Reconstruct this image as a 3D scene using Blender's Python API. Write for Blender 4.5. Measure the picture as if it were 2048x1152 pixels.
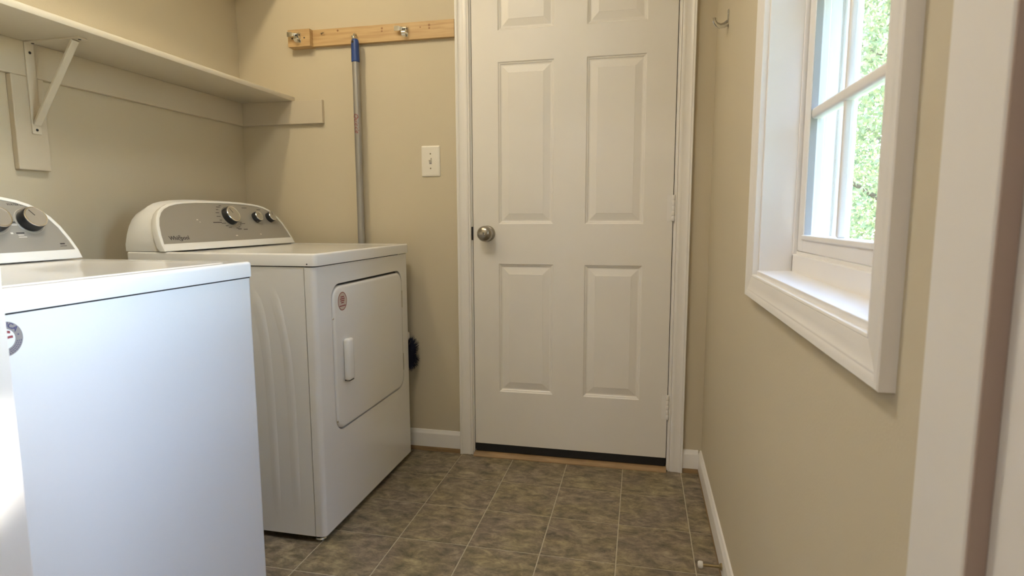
import bpy, bmesh, math, random
import numpy as np
from mathutils import Vector, Matrix

for o in list(bpy.data.objects):
    bpy.data.objects.remove(o, do_unlink=True)
S = bpy.context.scene
C = S.collection
random.seed(7)
rng = np.random.default_rng(11)

# ------------------------------------------------------------------ camera
CAM_H, F_PX, YAW, PITCH, ROLL = 1.0365, 1165.16, 0.2172, 0.1196, -0.0030
cam = bpy.data.cameras.new('camera')
cam.sensor_width = 36.0
cam.lens = F_PX / 2048 * 36.0
cam.clip_start = 0.02
cam.dof.use_dof = True
cam.dof.focus_distance = 2.2
cam.dof.aperture_fstop = 9.0
co = bpy.data.objects.new('camera', cam)
C.objects.link(co)
cy_, sy_ = math.cos(YAW), math.sin(YAW)
R_ = Vector((cy_, sy_, 0)); F0 = Vector((-sy_, cy_, 0)); Z_ = Vector((0, 0, 1))
fwd = math.cos(PITCH) * F0 - math.sin(PITCH) * Z_
up0 = math.sin(PITCH) * F0 + math.cos(PITCH) * Z_
rt = math.cos(ROLL) * R_ + math.sin(ROLL) * up0
up = -math.sin(ROLL) * R_ + math.cos(ROLL) * up0
M = Matrix((rt, up, -fwd)).transposed().to_4x4()
M.translation = (0, 0, CAM_H)
co.matrix_world = M
S.camera = co

# ------------------------------------------------------------------ world, sun, exposure
SUN_DIR = Vector((0.995, 0.60, 0.57)).normalized()        # towards the sun
w = bpy.data.worlds.new('world'); S.world = w; w.use_nodes = True
nt = w.node_tree; bg = nt.nodes['Background']
sky = nt.nodes.new('ShaderNodeTexSky'); sky.sky_type = 'NISHITA'; sky.sun_disc = False
sky.sun_elevation = math.asin(SUN_DIR.z)
sky.sun_rotation = math.atan2(SUN_DIR.x, SUN_DIR.y)
sky.air_density = 1.0; sky.dust_density = 0.3; sky.ozone_density = 2.0
nt.links.new(sky.outputs[0], bg.inputs[0]); bg.inputs[1].default_value = 3.25
sun = bpy.data.lights.new('sun', 'SUN'); sun.energy = 18.0; sun.angle = math.radians(0.55); sun.color = (1, .95, .86)
so = bpy.data.objects.new('sun', sun); C.objects.link(so)
so.rotation_euler = SUN_DIR.to_track_quat('Z', 'Y').to_euler()
S.view_settings.view_transform = 'Standard'; S.view_settings.look = 'None'
S.view_settings.gamma = 1.0; S.view_settings.use_curve_mapping = False
S.view_settings.exposure = 0.20
BULB_STRENGTH = 175.0                            # two bulb light over the dryer
ROOM_W, HALL_W = 8.5, 11.0                        # unseen fill lights added in the room and in the hall

# ------------------------------------------------------------------ materials
def srgb(r, g, b):
    f = lambda c: (c / 255 / 12.92) if c / 255 <= .04045 else ((c / 255 + .055) / 1.055) ** 2.4
    return (f(r), f(g), f(b), 1)

MATS = {}
def mat(name, col=(.8, .8, .8, 1), rough=.5, metal=0., bump=None, var=None, spec=.5, coat=0., stretch=None):
    """principled; bump=(scale,strength); var=(scale,amount) small colour variation"""
    m = bpy.data.materials.new(name); m.use_nodes = True
    n = m.node_tree.nodes; l = m.node_tree.links; p = n['Principled BSDF']
    p.inputs['Base Color'].default_value = col; p.inputs['Roughness'].default_value = rough
    p.inputs['Metallic'].default_value = metal; p.inputs['Specular IOR Level'].default_value = spec
    p.inputs['Coat Weight'].default_value = coat
    geo = n.new('ShaderNodeNewGeometry'); vec = geo.outputs['Position']
    if stretch:
        mp = n.new('ShaderNodeMapping'); mp.inputs['Scale'].default_value = stretch
        l.new(vec, mp.inputs['Vector']); vec = mp.outputs[0]
    if var:
        t = n.new('ShaderNodeTexNoise'); t.inputs['Scale'].default_value = var[0]; t.inputs['Detail'].default_value = 4
        l.new(vec, t.inputs['Vector'])
        mr = n.new('ShaderNodeMapRange'); mr.inputs[1].default_value = .3; mr.inputs[2].default_value = .7
        mr.inputs[3].default_value = 1 - var[1]; mr.inputs[4].default_value = 1 + var[1]
        l.new(t.outputs[0], mr.inputs[0])
        mx = n.new('ShaderNodeMix'); mx.data_type = 'RGBA'; mx.blend_type = 'MULTIPLY'; mx.inputs[0].default_value = 1
        mx.inputs[6].default_value = col; l.new(mr.outputs[0], mx.inputs[7]); l.new(mx.outputs[2], p.inputs['Base Color'])
    if bump:
        t = n.new('ShaderNodeTexNoise'); t.inputs['Scale'].default_value = bump[0]; t.inputs['Detail'].default_value = 3
        l.new(vec, t.inputs['Vector'])
        b = n.new('ShaderNodeBump'); b.inputs['Strength'].default_value = bump[1]; b.inputs['Distance'].default_value = .002
        l.new(t.outputs[0], b.inputs['Height']); l.new(b.outputs[0], p.inputs['Normal'])
    MATS[name] = m
    return m

mat('wall_paint', (.59, .52, .390, 1), .75, bump=(260, .12), var=(1.6, .015), spec=.3)
mat('ceiling_paint', (.78, .76, .72, 1), .9, bump=(180, .2))
mat('trim_paint', (.83, .80, .765, 1), .32, bump=(90, .05), var=(9, .012))
mat('window_paint', (.83, .80, .775, 1), .35, bump=(90, .05), var=(9, .012))
mat('door_paint', (.80, .765, .715, 1), .38, bump=(120, .06), var=(6, .012))
mat('cleat_paint', (.58, .51, .395, 1), .5, bump=(150, .08))
mat('shelf_paint', (.66, .60, .49, 1), .45, bump=(200, .08))
mat('enamel', (.83, .82, .80, 1), .16, bump=(420, .02), coat=.35)
mat('console_plastic', (.80, .79, .76, 1), .25)
mat('control_grey', (.36, .345, .315, 1), .33, metal=.35)
mat('dark_gap', (.02, .02, .022, 1), .7)
mat('black_plastic', (.012, .013, .016, 1), .35)
mat('chrome', (.78, .78, .77, 1), .12, metal=1)
mat('zinc', (.66, .66, .62, 1), .22, metal=1)
mat('brushed_nickel', (.40, .375, .33, 1), .26, metal=1)
mat('knob_face', (.50, .48, .44, 1), .3, metal=.7)
mat('print_dark', (.05, .045, .045, 1), .6)
mat('print_light', (.75, .73, .68, 1), .6)
mat('print_red', (.28, .05, .05, 1), .6)
mat('print_navy', (.05, .05, .14, 1), .6)
mat('sticker_grey', (.27, .235, .215, 1), .45)
mat('sticker_pink', (.62, .52, .46, 1), .45)
mat('sticker_white', (.82, .82, .82, 1), .4)
mat('switch_plastic', (.78, .74, .66, 1), .3)
mat('grip_blue', (.02, .055, .22, 1), .35)
mat('pole_grey', (.36, .35, .335, 1), .38, metal=.55)
mat('bristle_navy', (.008, .011, .035, 1), .6)
mat('bare_wood', (.34, .22, .11, 1), .6, var=(40, .2), stretch=(.3, .3, 3))
mat('grout', (.47, .415, .31, 1), .6, var=(60, .12))
mat('rubber_white', (.75, .72, .66, 1), .5)
mat('brass', (.45, .36, .2, 1), .3, metal=1)
mat('bark', (.16, .12, .09, 1), .9, bump=(30, .8), var=(12, .3))
mat('grass', (.16, .22, .07, 1), .9, bump=(20, .8), var=(3, .35))
mat('edge_shade_grey', (.42, .42, .42, 1), .6)
mat('strip_dark', (.05, .04, .032, 1), .8)
mat('siding', (.62, .65, .68, 1), .6, var=(5, .03))

def pine():
    m = bpy.data.materials.new('pine'); m.use_nodes = True
    n = m.node_tree.nodes; l = m.node_tree.links; p = n['Principled BSDF']
    p.inputs['Roughness'].default_value = .5
    g = n.new('ShaderNodeNewGeometry'); mp = n.new('ShaderNodeMapping'); mp.inputs['Scale'].default_value = (2.2, 9, 34)
    l.new(g.outputs['Position'], mp.inputs[0])
    t = n.new('ShaderNodeTexNoise'); t.inputs['Scale'].default_value = 2.4; t.inputs['Detail'].default_value = 5; t.inputs['Distortion'].default_value = .6
    l.new(mp.outputs[0], t.inputs['Vector'])
    r = n.new('ShaderNodeValToRGB'); e = r.color_ramp.elements
    e[0].position = .3; e[0].color = (.46, .29, .13, 1); e[1].position = .7; e[1].color = (.60, .42, .21, 1)
    l.new(t.outputs[0], r.inputs[0])
    l.new(r.outputs[0], p.inputs['Base Color'])
    MATS['pine'] = m
pine()
mat('pine_knot', (.30, .15, .06, 1), .6)

def vinyl():
    m = bpy.data.materials.new('vinyl_stone'); m.use_nodes = True
    n = m.node_tree.nodes; l = m.node_tree.links; p = n['Principled BSDF']
    p.inputs['Roughness'].default_value = .42; p.inputs['Specular IOR Level'].default_value = .4
    g = n.new('ShaderNodeNewGeometry'); oi = n.new('ShaderNodeObjectInfo')
    sc = n.new('ShaderNodeVectorMath'); sc.operation = 'SCALE'
    cb = n.new('ShaderNodeCombineXYZ'); l.new(oi.outputs['Random'], cb.inputs[0]); l.new(oi.outputs['Random'], cb.inputs[1])
    l.new(cb.outputs[0], sc.inputs[0]); sc.inputs['Scale'].default_value = 17.3
    ad = n.new('ShaderNodeVectorMath'); ad.operation = 'ADD'; l.new(g.outputs['Position'], ad.inputs[0]); l.new(sc.outputs[0], ad.inputs[1])
    mp = n.new('ShaderNodeMapping'); mp.inputs['Scale'].default_value = (1, 1.55, 1); mp.inputs['Rotation'].default_value = (0, 0, .35)
    l.new(ad.outputs[0], mp.inputs[0])
    t1 = n.new('ShaderNodeTexNoise'); t1.inputs['Scale'].default_value = 17; t1.inputs['Detail'].default_value = 10; t1.inputs['Roughness'].default_value = .74; t1.inputs['Distortion'].default_value = .35
    l.new(mp.outputs[0], t1.inputs['Vector'])
    r1 = n.new('ShaderNodeValToRGB'); e = r1.color_ramp.elements
    e[0].position = .34; e[0].color = (.088, .074, .054, 1); e[1].position = .68; e[1].color = (.42, .36, .25, 1)
    q = r1.color_ramp.elements.new(.5); q.color = (.215, .182, .130, 1)
    l.new(t1.outputs[0], r1.inputs[0])
    t2 = n.new('ShaderNodeTexNoise'); t2.inputs['Scale'].default_value = 5; t2.inputs['Detail'].default_value = 3
    l.new(mp.outputs[0], t2.inputs['Vector'])
    r2 = n.new('ShaderNodeValToRGB'); e = r2.color_ramp.elements
    e[0].position = .38; e[0].color = (.95, .90, .92, 1); e[1].position = .62; e[1].color = (1.04, 1.0, .84, 1)
    l.new(t2.outputs[0], r2.inputs[0])
    mx = n.new('ShaderNodeMix'); mx.data_type = 'RGBA'; mx.blend_type = 'MULTIPLY'; mx.inputs[0].default_value = 1
    l.new(r1.outputs[0], mx.inputs[6]); l.new(r2.outputs[0], mx.inputs[7])
    l.new(mx.outputs[2], p.inputs['Base Color'])
    b = n.new('ShaderNodeBump'); b.inputs['Strength'].default_value = .25; b.inputs['Distance'].default_value = .001
    l.new(t1.outputs[0], b.inputs['Height']); l.new(b.outputs[0], p.inputs['Normal'])
    MATS['vinyl_stone'] = m
vinyl()

def glass():
    m = bpy.data.materials.new('window_glass'); m.use_nodes = True
    n = m.node_tree.nodes; l = m.node_tree.links
    n.remove(n['Principled BSDF']); out = n['Material Output']
    tr = n.new('ShaderNodeBsdfTransparent'); tr.inputs[0].default_value = (.95, .97, .97, 1)
    gl = n.new('ShaderNodeBsdfGlossy'); gl.inputs['Roughness'].default_value = .02
    fr = n.new('ShaderNodeFresnel')
    ge = n.new('ShaderNodeNewGeometry'); mi = n.new('ShaderNodeMix'); mi.inputs[2].default_value = 1.45; mi.inputs[3].default_value = 1 / 1.45
    l.new(ge.outputs['Backfacing'], mi.inputs[0]); l.new(mi.outputs[0], fr.inputs[0])
    mx = n.new('ShaderNodeMixShader'); l.new(fr.outputs[0], mx.inputs[0]); l.new(tr.outputs[0], mx.inputs[1]); l.new(gl.outputs[0], mx.inputs[2])
    l.new(mx.outputs[0], out.inputs[0]); MATS['window_glass'] = m
glass()

def leafmat(name, c1, c2):
    m = bpy.data.materials.new(name); m.use_nodes = True
    n = m.node_tree.nodes; l = m.node_tree.links; p = n['Principled BSDF']
    g = n.new('ShaderNodeNewGeometry')
    mx = n.new('ShaderNodeMix'); mx.data_type = 'RGBA'; mx.inputs[6].default_value = c1; mx.inputs[7].default_value = c2
    l.new(g.outputs['Random Per Island'], mx.inputs[0]); l.new(mx.outputs[2], p.inputs['Base Color'])
    p.inputs['Roughness'].default_value = .5
    tl = n.new('ShaderNodeBsdfTranslucent'); l.new(mx.outputs[2], tl.inputs[0])
    ms = n.new('ShaderNodeMixShader'); ms.inputs[0].default_value = .45
    l.new(p.outputs[0], ms.inputs[1]); l.new(tl.outputs[0], ms.inputs[2]); l.new(ms.outputs[0], n['Material Output'].inputs[0])
    MATS[name] = m
leafmat('leaf_yellow_green', (.40, .42, .22, 1), (.22, .28, .16, 1))
leafmat('leaf_green', (.12, .22, .10, 1), (.20, .28, .14, 1))
leafmat('leaf_dark', (.03, .06, .03, 1), (.05, .08, .04, 1))

def emit(name, col, st):
    m = bpy.data.materials.new(name); m.use_nodes = True
    p = m.node_tree.nodes['Principled BSDF']; p.inputs['Base Color'].default_value = (.9, .9, .88, 1)
    p.inputs['Emission Color'].default_value = col; p.inputs['Emission Strength'].default_value = st
    MATS[name] = m
emit('bulb_glow', (1.0, .84, .56, 1), BULB_STRENGTH)

# ------------------------------------------------------------------ helpers
ORG = {}
def tag(o, label=None, cat=None, group=None, kind=None):
    if label: o['label'] = label
    if cat: o['category'] = cat
    if group: o['group'] = group
    if kind: o['kind'] = kind
    return o

def empty(name, loc, label, cat, group=None, kind=None):
    o = bpy.data.objects.new(name, None); C.objects.link(o); o.location = loc
    o.empty_display_size = .05
    ORG[o.name] = Vector(loc)
    return tag(o, label, cat, group, kind)

def ob(name, bm, m, parent=None, smooth=False, label=None, cat=None, group=None, kind=None, origin=None, norm=True):
    """link a bmesh (world coordinates) as one mesh object; parts are stored relative to their thing"""
    if norm: bmesh.ops.recalc_face_normals(bm, faces=bm.faces)
    me = bpy.data.meshes.new(name)
    if parent is not None: og = ORG[parent.name]
    elif origin is not None: og = Vector(origin)
    else: og = Vector((0, 0, 0))
    bm.transform(Matrix.Translation(-og)); bm.to_mesh(me); bm.free()
    me.materials.append(MATS[m])
    if smooth:
        for p in me.polygons: p.use_smooth = True
        try: me.set_sharp_from_angle(angle=math.radians(38))
        except Exception: pass
    o = bpy.data.objects.new(name, me); C.objects.link(o)
    if parent is not None: o.parent = parent
    else: o.location = og
    ORG[o.name] = og
    return tag(o, label, cat, group, kind)

def B(): return bmesh.new()

def box(bm, x0, x1, y0, y1, z0, z1, bev=0., seg=2):
    vs = [bm.verts.new(p) for p in ((x0, y0, z0), (x1, y0, z0), (x1, y1, z0), (x0, y1, z0), (x0, y0, z1), (x1, y0, z1), (x1, y1, z1), (x0, y1, z1))]
    fs = [bm.faces.new([vs[i] for i in f]) for f in ((3, 2, 1, 0), (4, 5, 6, 7), (0, 1, 5, 4), (1, 2, 6, 5), (2, 3, 7, 6), (3, 0, 4, 7))]
    if bev:
        es = set(e for f in fs for e in f.edges)
        bmesh.ops.bevel(bm, geom=list(es), offset=bev, segments=seg, affect='EDGES', profile=.5)
    return bm

def loft(bm, loops, close=True, cap0=True, cap1=True):
    """loops: list of lists of points, same length"""
    rows = [[bm.verts.new(p) for p in lp] for lp in loops]
    n = len(rows[0])
    for a, b in zip(rows, rows[1:]):
        for i in range(n if close else n - 1):
            j = (i + 1) % n
            bm.faces.new((a[i], a[j], b[j], b[i]))
    if cap0: bm.faces.new(rows[0][::-1])
    if cap1: bm.faces.new(rows[-1])
    return bm

def lathe(bm, prof, org, ax, seg=32):
    """prof: (r, h) along axis ax from org"""
    ax = Vector(ax).normalized(); u = ax.orthogonal().normalized(); v = ax.cross(u); org = Vector(org)
    loops = []
    for r, h in prof:
        r = max(r, 1e-5)
        loops.append([org + ax * h + (u * math.cos(2 * math.pi * k / seg) + v * math.sin(2 * math.pi * k / seg)) * r for k in range(seg)])
    return loft(bm, loops)

def tube(bm, pts, rad, seg=10, flat=None):
    pts = [Vector(p) for p in pts]; n = len(pts); loops = []; prev = None
    for i, p in enumerate(pts):
        t = (pts[min(i + 1, n - 1)] - pts[max(i - 1, 0)]).normalized()
        if prev is None: u = t.orthogonal().normalized()
        else:
            u = (prev - t * prev.dot(t)); u = u.normalized() if u.length > 1e-6 else t.orthogonal().normalized()
        prev = u; v = t.cross(u); r = rad[i] if isinstance(rad, (list, tuple)) else rad
        loops.append([p + (u * math.cos(2 * math.pi * k / seg) + v * math.sin(2 * math.pi * k / seg)) * r for k in range(seg)])
    return loft(bm, loops)

def rrect(y0, y1, z0, z1, r, n=7):
    """rounded rectangle outline, list of (y, z), counter-clockwise"""
    pts = []
    for cy, cz, a0 in ((y1 - r, z1 - r, 0), (y0 + r, z1 - r, 90), (y0 + r, z0 + r, 180), (y1 - r, z0 + r, 270)):
        for k in range(n + 1):
            a = math.radians(a0 + 90 * k / n); pts.append((cy + r * math.cos(a), cz + r * math.sin(a)))
    return pts

def inset(pts, d):
    """offset a closed ccw 2-D outline inwards by d"""
    n = len(pts); out = []
    for i in range(n):
        p0 = Vector(pts[i - 1]); p1 = Vector(pts[i]); p2 = Vector(pts[(i + 1) % n])
        e1 = (p1 - p0); e2 = (p2 - p1)
        if e1.length < 1e-9: e1 = e2
        if e2.length < 1e-9: e2 = e1
        n1 = Vector((-e1.y, e1.x)).normalized(); n2 = Vector((-e2.y, e2.x)).normalized()
        b = (n1 + n2)
        b = b.normalized() if b.length > 1e-6 else n1
        k = max(.35, b.dot(n1))
        out.append(tuple(p1 + b * (d / k)))
    return out

def rin(x0, x1, y0, y1, r, d, n=5):
    return rrect(x0 + d, x1 - d, y0 + d, y1 - d, max(r - d, .002), n)

def face_with_hole(bm, outer, inner, f):
    """fill between two outlines; f maps (u,v) to xyz"""
    ov = [bm.verts.new(f(*p)) for p in outer]; iv = [bm.verts.new(f(*p)) for p in inner]
    es = [bm.edges.new((ov[i], ov[(i + 1) % len(ov)])) for i in range(len(ov))]
    es += [bm.edges.new((iv[i], iv[(i + 1) % len(iv)])) for i in range(len(iv))]
    bmesh.ops.triangle_fill(bm, use_beauty=True, use_dissolve=False, edges=es)
    return ov, iv

def text_bm(s, size, org, xdir, ydir, ext=.0003, align='LEFT', shear=0., bold=0.):
    cu = bpy.data.curves.new('t', 'FONT'); cu.body = s; cu.size = size; cu.extrude = ext; cu.align_x = align; cu.align_y = 'CENTER'
    cu.shear = shear; cu.offset = bold; cu.resolution_u = 3
    t = bpy.data.objects.new('t', cu); C.objects.link(t)
    bpy.context.view_layer.update()
    me = bpy.data.meshes.new_from_object(t.evaluated_get(bpy.context.evaluated_depsgraph_get()))
    bm = B(); bm.from_mesh(me)
    bpy.data.objects.remove(t); bpy.data.curves.remove(cu); bpy.data.meshes.remove(me)
    xd = Vector(xdir).normalized(); yd = Vector(ydir).normalized(); zd = xd.cross(yd)
    m4 = Matrix((xd, yd, zd)).transposed().to_4x4(); m4.translation = Vector(org)
    bm.transform(m4)
    return bm

def merge(bm, other):
    me = bpy.data.meshes.new('tmp'); other.to_mesh(me); other.free(); bm.from_mesh(me); bpy.data.meshes.remove(me)

# ------------------------------------------------------------------ room dimensions
WB, WL, WR = 2.384, -1.776, 0.260        # back, left, right wall faces
FY0, FY1 = 0.352, 0.473                  # front wall (doorway wall) faces
CEIL = 2.44
HALL = -1.7

# ------------------------------------------------------------------ shell
T = .233
fl = ob('floor', box(B(), WL - .1, WR + .16, HALL, WB + .35, -.12, -.0012), 'grout', label='grey brown stone pattern vinyl tile floor with tan joints', cat='floor', kind='structure')
gx0, gy0 = -.751, 2.140
xs = [gx0 + T * k for k in range(-6, 7)]; ys = [gy0 + T * k for k in range(-18, 4)]
tile_cache = {}
for i in range(len(xs) - 1):
    for j in range(len(ys) - 1):
        x0, x1 = max(xs[i], WL), min(xs[i + 1], WR); y0, y1 = max(ys[j], -.2), min(ys[j + 1], WB + .02)
        if x1 - x0 < .012 or y1 - y0 < .012: continue
        g = .0017
        key = (round(x1 - x0, 4), round(y1 - y0, 4))
        if key not in tile_cache:
            hx, hy = (x1 - x0) / 2 - g, (y1 - y0) / 2 - g
            bm = B(); loft(bm, [[(-hx, -hy, -.004), (hx, -hy, -.004), (hx, hy, -.004), (-hx, hy, -.004)],
                                [(-hx, -hy, -.0006), (hx, -hy, -.0006), (hx, hy, -.0006), (-hx, hy, -.0006)],
                                [(-hx + .001, -hy + .001, 0), (hx - .001, -hy + .001, 0), (hx - .001, hy - .001, 0), (-hx + .001, hy - .001, 0)]])
            bmesh.ops.recalc_face_normals(bm, faces=bm.faces)
            me = bpy.data.meshes.new('tile'); bm.to_mesh(me); bm.free(); me.materials.append(MATS['vinyl_stone']); tile_cache[key] = me
        t = bpy.data.objects.new('tile', tile_cache[key]); C.objects.link(t); t.parent = fl
        t.location = ((x0 + x1) / 2, (y0 + y1) / 2, 0)

ob('ceiling', box(B(), WL - .1, WR + .16, HALL, WB + .12, CEIL, CEIL + .1), 'ceiling_paint', label='flat white painted ceiling above the laundry room', cat='ceiling', kind='structure')

DL, DR, DB, DT = -.6924, .1203, .052, 2.085     # door slab
JL, JR, JT = DL - .003, DR + .003, DT + .003    # inner jamb faces
bm = B(); box(bm, WL - .1, JL - .018, WB, WB + .12, 0, CEIL); box(bm, JR + .018, WR + .16, WB, WB + .12, 0, CEIL)
box(bm, JL - .018, JR + .018, WB, WB + .12, JT + .018, CEIL)
ob('wall_back', bm, 'wall_paint', label='tan painted back wall around the white door', cat='wall', kind='structure')
ob('wall_left', box(B(), WL - .1, WL, HALL, WB, 0, CEIL), 'wall_paint', label='tan left wall behind the washer and dryer', cat='wall', kind='structure')

WY0, WY1, WZ0, WZ1 = .712, 1.390, .918, 2.045    # window jamb-liner opening
WX = WR + .16
bm = B(); box(bm, WR, WX, HALL, WY0 - .012, 0, CEIL); box(bm, WR, WX, WY1 + .012, WB, 0, CEIL)
box(bm, WR, WX, WY0 - .012, WY1 + .012, 0, WZ0 - .012); box(bm, WR, WX, WY0 - .012, WY1 + .012, WZ1 + .012, CEIL)
ob('wall_right', bm, 'wall_paint', label='tan right wall with the white window', cat='wall', kind='structure')

OXL, OXR = -.645, .204                           # rabbeted jamb faces of the doorway in the foreground
OT = 2.05
bm = B(); box(bm, WL, OXL - .030, FY0, FY1, 0, CEIL); box(bm, OXR + .030, WR, FY0, FY1, 0, CEIL); box(bm, OXL - .030, OXR + .030, FY0, FY1, OT + .03, CEIL)
ob('wall_front', bm, 'wall_paint', label='tan wall holding the open doorway in the foreground', cat='wall', kind='structure')
ob('wall_hall', box(B(), WL - .1, WX, HALL - .1, HALL, 0, CEIL), 'wall_paint', label='tan hall wall behind the viewpoint', cat='wall', kind='structure')

# foreground doorway: rabbeted jambs (thick part on the room side, rebate for the door on the hall side)
def jamb_leg(sign, xf):
    # profile in (d, y): d = distance from the thick face into the wall
    prof = [(0, .400), (0, FY1), (.030, FY1), (.030, FY0), (.0125, FY0), (.0125, .400)]
    rnd = [(.0012, .4), (0, .4012), (0, FY1 - .002), (.002, FY1), (.030, FY1), (.030, FY0), (.0125, FY0), (.0125, .4)]
    bm = B()
    return loft(bm, [[(xf + sign * d, y, 0) for d, y in rnd], [(xf + sign * d, y, OT) for d, y in rnd]])
tr4 = empty('trim_4', (0, FY1, 0), 'white doorway jambs framing the foreground at both picture edges', 'door frame', kind='structure')
ob('jamb', jamb_leg(1, OXR), 'trim_paint', tr4, smooth=True, label='white rabbeted jamb at the right picture edge')
ob('jamb', jamb_leg(-1, OXL), 'trim_paint', tr4, smooth=True, label='bright white jamb at the left picture edge')
mat('shade_strip_brown', (.40, .31, .265, 1), .7)  # brown strips added to colour the hall-side jamb step as if shaded
ob('shade_strip', box(B(), OXR + .0008, OXR + .0125, .3975, .400, 0, OT, .0008), 'shade_strip_brown', tr4, label='brown strip painted in for shade on the right jamb')
ob('shade_strip', box(B(), OXL - .0125, OXL - .0008, .3975, .400, 0, OT, .0008), 'shade_strip_brown', tr4, label='brown strip painted in for shade on the left jamb')
bm = B(); box(bm, OXL - .03, OXR + .03, .400, FY1, OT, OT + .03); box(bm, OXL - .03, OXR + .03, FY0, .400, OT + .0125, OT + .03)
ob('head_jamb', bm, 'trim_paint', tr4)

# ------------------------------------------------------------------ back door, six panels
YF = WB - .001                                   # door face
d1 = empty('door_1', (DL, WB, 0), 'white six panel door with a nickel knob in the back wall', 'door', kind='structure')
px = [(-.5822, -.3518), (-.2223, .0083)]
pz = [(.2907, .8447), (1.0114, 1.6641), (1.7855, 1.950)]
bm = B()
xe = [DL, px[0][0], px[0][1], px[1][0], px[1][1], DR]; ze = [DB, pz[0][0], pz[0][1], pz[1][0], pz[1][1], pz[2][0], pz[2][1], DT]
for a, b in ((0, 1), (2, 3), (4, 5)): box(bm, xe[a], xe[b], YF, YF + .035, DB, DT)
for c in ((1, 2), (3, 4)):
    for a, b in ((0, 1), (2, 3), (4, 5), (6, 7)): box(bm, xe[c[0]], xe[c[1]], YF, YF + .035, ze[a], ze[b])
ob('slab', bm, 'door_paint', d1)
for x0, x1 in px:
    for z0, z1 in pz:
        steps = [(0, 0), (.004, .0038), (.007, .0042), (.0115, .0078), (.016, .0082), (.042, .0026), (.0435, .0018)]
        bm = B()
        loft(bm, [[(x0 + i, YF + d, z0 + i), (x1 - i, YF + d, z0 + i), (x1 - i, YF + d, z1 - i), (x0 + i, YF + d, z1 - i)] for i, d in steps], cap0=False)
        ob('panel', bm, 'door_paint', d1)
# knob
KX, KZ = -.630, .972
k = ob('knob', lathe(B(), [(0, 0), (.033, 0), (.033, .003), (.030, .007), (.017, .010), (.0135, .014), (.0135, .024), (.019, .028), (.0285, .034), (.0325, .043), (.0320, .052), (.027, .060), (.017, .065), (.010, .0665), (0, .067)], (KX, YF, KZ), (0, -1, 0), 40), 'brushed_nickel', d1, smooth=True, label='round brushed nickel door knob')
ob('keyway', lathe(B(), [(0, .0655), (.0085, .0655), (.0085, .0678), (.0065, .0684), (.006, .0676), (0, .0676)], (KX, YF, KZ), (0, -1, 0), 20), 'brushed_nickel', k, smooth=True)
ob('key_slot', box(B(), KX - .0012, KX + .0012, YF - .0684, YF - .0676, KZ - .005, KZ + .005), 'dark_gap', k)
ob('latch_plate', box(B(), DL - .0085, DL + .0004, YF - .0012, YF + .0055, KZ - .028, KZ + .028), 'dark_gap', d1)
for zc in (1.898, 1.073, .268):
    bm = B()
    for q in range(5): lathe(bm, [(0, 0), (.0062, 0), (.0068, .0008), (.0068, .0190), (.0062, .0198), (0, .0198)], (DR + .0015, YF - .0045, zc - .05 + q * .0202), (0, 0, 1), 14)
    box(bm, DR - .022, DR + .0005, YF - .0015, YF + .0005, zc - .05, zc + .05)
    ob('hinge', bm, 'trim_paint', d1, smooth=True, label='painted white butt hinge')
ob('door_sweep', box(B(), DL + .002, DR - .002, YF + .003, YF + .03, .016, DB - .0005, .001), 'black_plastic', d1, label='black rubber sweep under the door')

# jamb and casing of the back door
tr1 = empty('trim_1', (JL, WB, 0), 'white moulded casing and jamb around the six panel door', 'door casing', kind='structure')
bm = B(); box(bm, JL - .018, JL, WB - .0005, WB + .12, 0, JT); ob('jamb', bm, 'trim_paint', tr1)
bm = B(); box(bm, JR, JR + .018, WB - .0005, WB + .12, 0, JT); ob('jamb', bm, 'trim_paint', tr1)
ob('head_jamb', box(B(), JL - .018, JR + .018, WB - .0005, WB + .12, JT, JT + .018), 'trim_paint', tr1)
for a, b in ((JL + .0002, DL - .0003), (DR + .0003, JR - .0002)):
    ob('shade_strip', box(B(), a, b, YF + .006, YF + .036, .02, JT - .001), 'strip_dark', tr1)  # dark strips added so the gaps beside the door read as shaded
bm = B(); box(bm, JL, JL + .011, YF + .038, YF + .07, 0, JT); box(bm, JR - .011, JR, YF + .038, YF + .07, 0, JT)
ob('stop', bm, 'trim_paint', tr1)
CP = [(0, 0), (0, .0085), (.0015, .0105), (.004, .0112), (.0055, .0102), (.0065, .0088), (.0085, .0088), (.010, .0112), (.015, .0128), (.020, .0125), (.026, .0112), (.038, .0128), (.046, .0150), (.048, .0168), (.0505, .0160), (.0525, .0172), (.0565, .0175), (.058, .016), (.058, 0)]
ci_l, ci_r, ci_t = JL - .0055, JR + .0055, JT + .0055
ob('casing', loft(B(), [[(ci_l - u, WB - t, 0) for u, t in CP], [(ci_l - u, WB - t, ci_t + u) for u, t in CP]]), 'trim_paint', tr1, smooth=True)
ob('casing', loft(B(), [[(ci_r + u, WB - t, 0) for u, t in CP], [(ci_r + u, WB - t, ci_t + u) for u, t in CP]]), 'trim_paint', tr1, smooth=True)
ob('head_casing', loft(B(), [[(ci_l - u, WB - t, ci_t + u) for u, t in CP], [(ci_r + u, WB - t, ci_t + u) for u, t in CP]]), 'trim_paint', tr1, smooth=True)
bm = B(); loft(bm, [[(x, WB - .030, 0), (x, WB - .030, .004), (x, WB - .018, .013), (x, WB + .12, .015), (x, WB + .12, 0)] for x in (JL + .0005, JR - .0005)])
ob('trim_3', bm, 'bare_wood', label='bare wood threshold strip under the six panel door', cat='threshold', kind='structure')
ob('porch_wall', box(B(), JL - .1, JR + .1, WB + .125, WB + .16, 0, 2.2), 'siding', label='grey weather panel outside the back door', cat='wall', kind='structure')

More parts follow.
